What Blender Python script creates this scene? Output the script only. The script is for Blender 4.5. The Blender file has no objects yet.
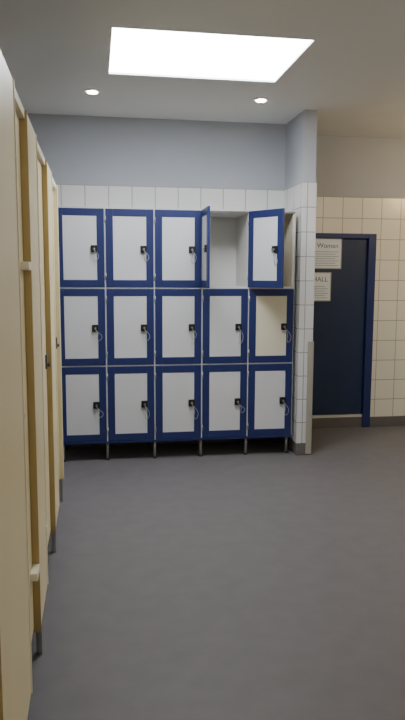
import bpy, bmesh, math
from mathutils import Vector, Matrix
S=bpy.context.scene
COL=S.collection
# ---------------- materials ----------------
def mat(name,col,rough=.5,metal=0,emit=None,estr=0,noise=0,nscale=8,spec=.5,bump=0,bscale=200):
    m=bpy.data.materials.new(name);m.use_nodes=True;nt=m.node_tree;b=nt.nodes['Principled BSDF']
    b.inputs['Base Color'].default_value=(*col,1);b.inputs['Roughness'].default_value=rough
    b.inputs['Metallic'].default_value=metal;b.inputs['Specular IOR Level'].default_value=spec
    if emit: b.inputs['Emission Color'].default_value=(*emit,1);b.inputs['Emission Strength'].default_value=estr
    tc=nt.nodes.new('ShaderNodeTexCoord')
    if noise:
        n=nt.nodes.new('ShaderNodeTexNoise');n.inputs['Scale'].default_value=nscale;n.inputs['Detail'].default_value=4
        nt.links.new(tc.outputs['Object'],n.inputs['Vector'])
        mx=nt.nodes.new('ShaderNodeMix');mx.data_type='RGBA'
        mx.inputs['A'].default_value=(*[c*(1-noise) for c in col],1);mx.inputs['B'].default_value=(*[min(1,c*(1+noise)) for c in col],1)
        nt.links.new(n.outputs['Fac'],mx.inputs['Factor']);nt.links.new(mx.outputs['Result'],b.inputs['Base Color'])
    if bump:
        n=nt.nodes.new('ShaderNodeTexNoise');n.inputs['Scale'].default_value=bscale
        nt.links.new(tc.outputs['Object'],n.inputs['Vector'])
        bp=nt.nodes.new('ShaderNodeBump');bp.inputs['Strength'].default_value=bump;bp.inputs['Distance'].default_value=.002
        nt.links.new(n.outputs['Fac'],bp.inputs['Height']);nt.links.new(bp.outputs['Normal'],b.inputs['Normal'])
    return m
def tilemat(name,axis,col,grout,x0=0):
    m=bpy.data.materials.new(name);m.use_nodes=True;nt=m.node_tree;b=nt.nodes['Principled BSDF']
    tc=nt.nodes.new('ShaderNodeTexCoord');sp=nt.nodes.new('ShaderNodeSeparateXYZ');cb=nt.nodes.new('ShaderNodeCombineXYZ')
    nt.links.new(tc.outputs['Object'],sp.inputs[0])
    a=nt.nodes.new('ShaderNodeMath');a.operation='ADD';a.inputs[1].default_value=x0+19
    z=nt.nodes.new('ShaderNodeMath');z.operation='ADD';z.inputs[1].default_value=-2.171+19
    nt.links.new(sp.outputs[axis],a.inputs[0]);nt.links.new(sp.outputs[2],z.inputs[0])
    nt.links.new(a.outputs[0],cb.inputs[0]);nt.links.new(z.outputs[0],cb.inputs[1])
    br=nt.nodes.new('ShaderNodeTexBrick');br.offset=0;br.squash=1
    br.inputs['Scale'].default_value=1;br.inputs['Brick Width'].default_value=.19;br.inputs['Row Height'].default_value=.19
    br.inputs['Mortar Size'].default_value=.0035;br.inputs['Mortar Smooth'].default_value=.2;br.inputs['Bias'].default_value=0
    br.inputs['Color1'].default_value=(*col,1);br.inputs['Color2'].default_value=(*[c*.95 for c in col],1);br.inputs['Mortar'].default_value=(*grout,1)
    nt.links.new(cb.outputs[0],br.inputs['Vector']);nt.links.new(br.outputs['Color'],b.inputs['Base Color'])
    bp=nt.nodes.new('ShaderNodeBump');bp.invert=True;bp.inputs['Strength'].default_value=.5;bp.inputs['Distance'].default_value=.002
    nt.links.new(br.outputs['Fac'],bp.inputs['Height']);nt.links.new(bp.outputs['Normal'],b.inputs['Normal'])
    b.inputs['Roughness'].default_value=.25
    return m
M_paint=mat('wall_paint',(.42,.445,.50),.8,noise=.04,nscale=3)
M_ceil=mat('ceiling_paint',(.72,.73,.74),.9,noise=.03,nscale=2)
M_floor=mat('vinyl_floor',(.142,.136,.148),.52,noise=.16,nscale=9,bump=.3,bscale=250,spec=.4)
M_cove=mat('vinyl_cove',(.13,.12,.12),.5,noise=.1)
T_x=tilemat('tile_x',0,(.70,.71,.72),(.30,.31,.33),.06)
T_xd=tilemat('tile_door_wall_warm_lit',0,(.77,.76,.68),(.36,.33,.26),.0)  # warm light from the right put into tile and grout colour
T_y=tilemat('tile_y',1,(.70,.71,.72),(.30,.31,.33),0)
M_blue=mat('locker_blue',(.014,.025,.120),.4,noise=.05)
M_white=mat('locker_panel_white',(.62,.63,.67),.35,noise=.02,nscale=5)
M_cream_lit=mat('locker_cream_and_warm_lit',(.68,.65,.52),.35,noise=.02,nscale=5)  # beige carcass side; also warm light painted into one white door panel
M_inner=mat('locker_interior',(.66,.66,.64),.4,noise=.02)
M_edge=mat('locker_edge',(.55,.56,.60),.4)
M_black=mat('lock_plastic',(.01,.01,.012),.4)
M_lockd=mat('cubicle_lock',(.10,.09,.08),.4)
M_steel=mat('steel',(.42,.42,.42),.4,metal=.9)
M_guard=mat('corner_guard_alu',(.40,.38,.33),.5,metal=.2)
M_band=mat('wrist_band',(.33,.35,.38),.5)
M_beige=mat('cubicle_laminate',(.86,.76,.47),.4,noise=.03,nscale=3)
M_bedge=mat('cubicle_edge',(.86,.82,.66),.35)
M_alu=mat('cubicle_profile',(.50,.39,.18),.35,metal=.5)
M_navy=mat('door_navy',(.014,.030,.085),.45,noise=.1)
M_dframe=mat('door_frame_blue',(.014,.028,.13),.4)
M_light=mat('light_strip',(.6,.6,.6),.5)
M_sign=mat('sign_paper',(.82,.90,1.0),.5)
M_sframe=mat('sign_frame',(.40,.42,.45),.4)
M_ink=mat('sign_ink',(.05,.08,.25),.6)
M_sky=mat('skylight_diffuser',(.9,.9,.9),.5,emit=(.92,.96,1),estr=20)
M_bulb=mat('downlight_bulb',(1,1,1),.5,emit=(1,.93,.80),estr=40)
M_trimw=mat('white_trim',(.8,.8,.8),.4)
# ---------------- helpers ----------------
def link(o,parent=None):
    COL.objects.link(o)
    if parent: o.parent=parent
    return o
def empty(name,loc=(0,0,0),parent=None):
    e=bpy.data.objects.new(name,None);e.location=loc;e.empty_display_size=.1
    return link(e,parent)
def boxes(name,lst,parent=None,bevel=0,loc=(0,0,0)):
    """lst: (x0,x1,y0,y1,z0,z1,mat)"""
    bm=bmesh.new();mats=[]
    for (x0,x1,y0,y1,z0,z1,m) in lst:
        if m not in mats: mats.append(m)
        r=bmesh.ops.create_cube(bm,size=1,matrix=Matrix.Translation(((x0+x1)/2,(y0+y1)/2,(z0+z1)/2))@Matrix.Diagonal((x1-x0,y1-y0,z1-z0,1)))
        for f in {f for v in r['verts'] for f in v.link_faces}: f.material_index=mats.index(m)
    me=bpy.data.meshes.new(name);bm.to_mesh(me);bm.free()
    for m in mats: me.materials.append(m)
    o=bpy.data.objects.new(name,me);o.location=loc
    if bevel:
        b=o.modifiers.new('bevel','BEVEL');b.width=bevel;b.segments=2;b.limit_method='ANGLE'
    return link(o,parent)
def cyl(name,r,h,loc,m,parent=None,axis='Z',seg=20,r2=None):
    bm=bmesh.new()
    bmesh.ops.create_cone(bm,cap_ends=True,segments=seg,radius1=r,radius2=r if r2 is None else r2,depth=h)
    if axis=='Y': bmesh.ops.rotate(bm,verts=bm.verts,matrix=Matrix.Rotation(math.pi/2,3,'X'))
    if axis=='X': bmesh.ops.rotate(bm,verts=bm.verts,matrix=Matrix.Rotation(math.pi/2,3,'Y'))
    me=bpy.data.meshes.new(name);bm.to_mesh(me);bm.free();me.materials.append(m)
    for p in me.polygons: p.use_smooth=len(p.vertices)==4
    o=bpy.data.objects.new(name,me);o.location=loc
    return link(o,parent)
def curve(name,pts,r,m,parent,cyclic=False):
    c=bpy.data.curves.new(name,'CURVE');c.dimensions='3D';c.bevel_depth=r;c.bevel_resolution=2
    s=c.splines.new('NURBS');s.points.add(len(pts)-1)
    for p,q in zip(s.points,pts): p.co=(*q,1)
    s.use_cyclic_u=cyclic;s.use_endpoint_u=not cyclic;s.order_u=3
    c.materials.append(m);o=bpy.data.objects.new(name,c);return link(o,parent)

# ---------------- shell ----------------
ZC=2.712; XL=-0.2845; D=5.136; YB=5.61; XN=1.6135; NT=.1014; YN=5.107; YD=5.996
XW=-1.75; XR=4.8; YF=-2.6
boxes('floor',[(XW-.1,XR+.1,YF-.1,YD+.1,-.1,0,M_floor)])
SX0,SX1,SY0,SY1=.115,1.195,3.64,4.442
c0=ZC;c1=ZC+.12
boxes('ceiling',[(XW-.1,SX0,YF-.1,YD+.1,c0,c1,M_ceil),(SX1,XR+.1,YF-.1,YD+.1,c0,c1,M_ceil),
  (SX0,SX1,YF-.1,SY0,c0,c1,M_ceil),(SX0,SX1,SY1,YD+.1,c0,c1,M_ceil)])
boxes('window_1',[(SX0,SX1,SY0,SY1,ZC+.012,ZC+.05,M_sky)])
ZT=2.171
boxes('wall_back',[(XW,XN,YB,YB+.1,0,ZC,M_paint),(XW,XN,YB-.008,YB,.1,ZT,T_x)])
boxes('wall_nib',[(XN,XN+NT,YN,YD,0,ZC,M_paint),(XN-.008,XN,YN,YB-.008,.1,ZT,T_y),
  (XN-.008,XN+NT+.008,YN-.008,YN,.1,ZT,T_x),(XN+NT,XN+NT+.008,YN,YD-.008,.1,ZT,T_y)])
DX0,DX1,DZ=1.735,2.615,1.842
boxes('wall_door_side',[(XN+NT,XR,YD+.06,YD+.16,0,ZC,M_paint),
  (XN+NT,DX0,YD,YD+.06,0,ZC,M_paint),(DX1,XR,YD,YD+.06,0,ZC,M_paint),(DX0,DX1,YD,YD+.06,DZ,ZC,M_paint),
  (DX1,XR,YD-.008,YD,.1,ZT,T_xd),(XN+NT+.008,DX1,YD-.008,YD,DZ,ZT,T_xd)])
boxes('wall_left',[(XW-.1,XW,YF,YB+.1,0,ZC,M_paint)])
boxes('wall_right',[(XR,XR+.1,YF,YD+.1,0,ZC,M_paint),(XR-.008,XR,YF,YD-.01,.1,ZT,T_y)])
boxes('wall_front',[(XW,XR,YF-.1,YF,0,ZC,M_paint)])
boxes('baseboard_back',[(XW,XN-.012,YB-.012,YB-.0081,0,.1,M_cove)])
boxes('baseboard_nib',[(XN-.012,XN+NT+.012,YN-.012,YN,0,.1,M_cove),(XN-.012,XN,YN,YB-.012,0,.1,M_cove),(XN+NT,XN+NT+.012,YN,YD-.01,0,.1,M_cove)],bevel=.003)
boxes('baseboard_door_side',[(DX1+.002,XR-.01,YD-.014,YD,0,.1,M_cove)],bevel=.003)
# corner guard on nib
boxes('trim_1',[(XN+NT-.035,XN+NT+.016,YN-.016,YN-.0125,.01,.93,M_guard),(XN+NT+.0125,XN+NT+.016,YN-.016,YN+.03,.01,.93,M_guard)],bevel=.001)

# ---------------- door ----------------
d=empty('door_1')
fw=.075
boxes('frame',[(DX0,DX0+fw,YD-.02,YD+.058,0,DZ,M_dframe),(DX1-fw,DX1,YD-.02,YD+.058,0,DZ,M_dframe),(DX0+fw,DX1-fw,YD-.02,YD+.058,DZ-.045,DZ,M_dframe)],d,bevel=.004)
boxes('leaf',[(DX0+fw+.004,DX1-fw-.004,YD+.01,YD+.05,.13,DZ-.05,M_navy)],d,bevel=.002)
boxes('threshold',[(DX0+fw,DX1-fw,YD,YD+.056,0,.10,M_cove),(DX0+fw,DX1-fw,YD+.004,YD+.05,.10,.125,M_light)],d)
cyl('handle',.011,.11,(DX0+fw+.1,YD-.035,1.0),M_steel,d,'X')
cyl('handle_stem',.010,.045,(DX0+fw+.06,YD-.013,1.0),M_steel,d,'Y')
# signs on door
def sign(x0,x1,z0,z1,rows,big,sz):
    e=empty('door_sign')
    y=YD+.01
    b=.010
    boxes('board',[(x0,x1,y-.006,y-.0003,z0,z1,M_sframe),(x0+b,x1-b,y-.008,y-.006,z0+b,z1-b,M_sign)],e)
    c=bpy.data.curves.new('text','FONT');c.body=big;c.size=sz;c.align_x='RIGHT';c.extrude=.0005
    c.materials.append(M_ink);t=bpy.data.objects.new('text',c);t.rotation_euler=(math.pi/2,0,0)
    t.location=(x1-.035,y-.0088,z0+(z1-z0)*.68);link(t,e)
    l=[]
    for i in range(rows):
        z=z0+.030+i*.021
        l.append((x0+.03,x1-.03-.03*(i%2),y-.0086,y-.0081,z,z+.0035,M_ink))
    boxes('small_text',l,e)
sign(1.96,2.285,1.515,1.80,7,'Women',.062)
sign(1.93,2.19,1.215,1.485,6,'HALL',.062)

# ---------------- lockers ----------------
L=empty('locker_bank')
w=.3716; zb=.157; zt=1.95; dz=(zt-zb)/3; X5=XL+5*w
th=.018; yf=D+.02; yb=YB-.012
cl=[(XL,X5,yb-.01,yb,zb,zt,M_inner)]
for i in range(6):
    x=XL+i*w
    x0,x1=(x,x+th) if i==0 else ((x-th,x) if i==5 else (x-th/2,x+th/2))
    cl.append((x0,x1,yf,yb-.01,zb,zt,M_cream_lit if i==5 else M_inner))
    cl.append((max(XL,x-.004),min(X5,x+.004),yf-.016,yf,zb,zt,M_edge))
for j in range(4):
    z=zb+j*dz
    z0,z1=(z,z+th) if j==0 else ((z-th,z) if j==3 else (z-th/2,z+th/2))
    for i in range(5):
        cl.append((XL+i*w+th/2+(th/2 if i==0 else 0),XL+(i+1)*w-th/2-(th/2 if i==4 else 0),yf,yb-.01,z0,z1,M_inner))
    if j in(1,2): cl.append((XL,X5,yf-.015,yf-.0005,z-.004,z+.004,M_edge))
cl.append((XL,X5,yf-.018,yf-.0005,zb-.012,zb+.004,M_blue))
cl.append((XL,X5,yf-.017,yf-.0006,zt-.006,zt+.006,M_edge))
boxes('carcass',cl,L)
for i in range(6):
    x=min(max(XL+i*w,XL+.03),X5-.03)
    for y in (yf+.03,yb-.06):
        cyl('leg',.012,zb-.006,(x,y,(zb-.006)/2),M_steel,L)
        cyl('leg_foot',.016,.010,(x,y,.005),M_black,L)
import random
random.seed(4)
def locker_door(i,j,ang=0,warm_lit=False,key=True):
    g=.006
    W=w-2*g; H=dz-2*g
    e=empty('door_%d_%d'%(j+1,i+1),(XL+i*w+g,D+.018,zb+(2-j)*dz+g),L)
    e.rotation_euler=(0,0,-ang)
    s=.055; pm=M_cream_lit if warm_lit else M_white
    y0,y1=-.018,0
    boxes('frame',[(0,s,y0,y1,0,H,M_blue),(W-s,W,y0,y1,0,H,M_blue),(s,W-s,y0,y1,0,s,M_blue),(s,W-s,y0,y1,H-s,H,M_blue)],e,bevel=.002)
    boxes('panel',[(s-.002,W-s+.002,y0+.003,y1-.003,s-.002,H-s+.002,pm)],e)
    boxes('inner_face',[(.004,W-.004,y1,y1+.001,.004,H-.004,pm if ang else M_inner)],e)
    # lock
    lx=W-s-.020; lz=H*.49
    boxes('lock',[(lx-.025,lx+.025,y0-.012,y0+.004,lz-.027,lz+.027,M_black)],e,bevel=.004)
    cyl('lock_barrel',.008,.010,(lx,y0-.016,lz),M_steel,e,'Y')
    if key:
        a=random.uniform(-.012,.02);b=random.uniform(.7,1.15)
        boxes('key',[(lx-.002,lx+.002,y0-.040,y0-.020,lz-.012,lz+.008,M_steel)],e)
        cx=lx+.012+a; yy=y0-.03
        pts=[(lx,yy,lz-.008),(lx+.02,yy-.006,lz-.03),(cx+.028,yy,lz-.07*b),(cx+.016,yy,lz-.11*b),(cx-.002,yy+.008,lz-.12*b),(cx-.010,yy,lz-.09*b),(cx-.002,yy-.006,lz-.05*b),(lx,yy,lz-.008)]
        curve('wrist_band',pts,.0022,M_band,e)
    # hinges
    for z in (.08,H-.08):
        cyl('hinge',.005,.05,(-.001,y0+.002,z),M_steel,e,seg=10)
for j in range(3):
    for i in range(5):
        ang=0
        if j==0 and i==3: ang=math.radians(91)
        if j==0 and i==4: ang=math.radians(58)
        locker_door(i,j,ang,warm_lit=(j==1 and i==4),key=not(ang>1.4))  # middle door of last column: warm light painted into its white panel

# ---------------- cubicles ----------------
XC=-.2137; ZT2=1.993
def cubicle(y0,pw,y1,last=False,flip=False):
    e=empty('toilet_cubicle')
    t=.03
    # partition (toward the left wall)
    boxes('partition',[(XW+.004,XC-t,y0+.005,y0+.03,.15,ZT2-.01,M_beige)],e,bevel=.002)
    boxes('pilaster',[(XC-t,XC,y0,y0+pw,.15,ZT2,M_beige)],e,bevel=.003)
    boxes('edge_profile',[(XC-t-.003,XC+.003,y0+pw,y0+pw+.012,.15,ZT2,M_bedge),(XC-t-.003,XC+.003,y0-.004,y0-.0002,.15,ZT2,M_alu)],e)
    boxes('door',[(XC-t-.012,XC-.022,y0+pw+.018,y1-.012,.17,ZT2-.03,M_beige)],e,bevel=.003)
    boxes('headrail',[(XC-t,XC-.005,y0+pw+.012,y1-.005,ZT2-.028,ZT2,M_bedge)],e)
    hy=(y1-.09,y1-.004) if flip else (y0+pw-.03,y0+pw+.05)
    for z in (.40,1.48):
        boxes('hinge',[(XC-.022,XC+.004,hy[0],hy[1],z-.014,z+.014,M_bedge)],e,bevel=.002)
    ly=y0+pw+.06 if flip else y1-.06
    boxes('lock',[(XC-.022,XC-.014,ly-.025,ly+.025,1.0,1.07,M_lockd)],e,bevel=.003)
    cyl('knob',.010,.012,(XC-.008,ly,1.02),M_lockd,e,'X')
    boxes('leg',[(XC-t+.004,XC-.004,y0+.10,y0+.125,0,.152,M_steel)],e,bevel=.003)
    if last:
        boxes('end_panel',[(XW+.004,XC,y1,y1+.025,.15,ZT2,M_beige),(XC,XC+.004,y1-.003,y1+.028,.15,ZT2,M_bedge)],e,bevel=.001)
        boxes('leg',[(XC-t+.002,XC-.006,y1+.002,y1+.022,0,.152,M_steel)],e,bevel=.003)
P=[(.45,.40,1.40),(1.40,.60,2.37),(2.37,.38,3.33),(3.33,.38,4.235)]
for k,(a,b,c) in enumerate(P): cubicle(a,b,c,k==3,k==1)

# ---------------- lights ----------------
def downlight(x,y,m,power,color,r=.035,name='ceiling_downlight'):
    e=empty(name)
    cyl('trim_ring',r*1.5,.008,(x,y,ZC-.004),M_trimw,e,r2=r*1.6)
    cyl('bulb',r,.006,(x,y,ZC-.0105),m,e)
    ld=bpy.data.lights.new('lamp','SPOT');ld.energy=power;ld.color=color;ld.shadow_soft_size=.04
    ld.spot_size=math.radians(130);ld.spot_blend=.8
    lo=bpy.data.objects.new('lamp',ld);lo.location=(x,y,ZC-.03);link(lo,e)
def globe(x,y,m,drop=.35,r=.10):  # off-screen lamps; hanging globe form made up to brighten the ceiling
    e=empty('offscreen_globe_lamp')
    cyl('rod',.008,drop-r,(x,y,ZC-(drop-r)/2),M_steel,e)
    cyl('canopy',.05,.02,(x,y,ZC-.01),M_trimw,e)
    cyl('cap',.04,.03,(x,y,ZC-drop+r),M_steel,e)
    bm=bmesh.new();bmesh.ops.create_uvsphere(bm,u_segments=24,v_segments=14,radius=r)
    me=bpy.data.meshes.new('globe');bm.to_mesh(me);bm.free();me.materials.append(m)
    for p in me.polygons:p.use_smooth=True
    o=bpy.data.objects.new('globe',me);o.location=(x,y,ZC-drop);link(o,e)
for (x,y) in ((.01,4.86),(1.21,4.87)): downlight(x,y,M_bulb,10,(1,.9,.75))
def gm(n,c,s): return mat(n,(1,1,1),.5,emit=c,estr=s)
globe(3.5,4.7,gm('globe_warm_a',(1,.72,.37),88))
globe(3.4,2.0,gm('globe_warm_b',(1,.90,.76),62))
globe(1.2,-1.0,gm('globe_warm_c',(1,.87,.67),95))
W=bpy.data.worlds.new('world');S.world=W;W.use_nodes=True
W.node_tree.nodes['Background'].inputs[0].default_value=(.5,.55,.65,1);W.node_tree.nodes['Background'].inputs[1].default_value=.3

# ---------------- camera ----------------
psi,thp,rho,f,h=.1611,.1265,.0044,666.36,1.4517
F=Vector((math.sin(psi)*math.cos(thp),math.cos(psi)*math.cos(thp),-math.sin(thp)))
R0=Vector((math.cos(psi),-math.sin(psi),0));U0=R0.cross(F)
R=math.cos(rho)*R0+math.sin(rho)*U0;U=-math.sin(rho)*R0+math.cos(rho)*U0
cd=bpy.data.cameras.new('camera');cd.sensor_fit='VERTICAL';cd.sensor_height=36;cd.lens=36*f/720;cd.clip_start=.02
co=bpy.data.objects.new('camera',cd);link(co)
m3=Matrix((R,U,-F)).transposed().to_4x4();m3.translation=Vector((0,0,h));co.matrix_world=m3
S.camera=co
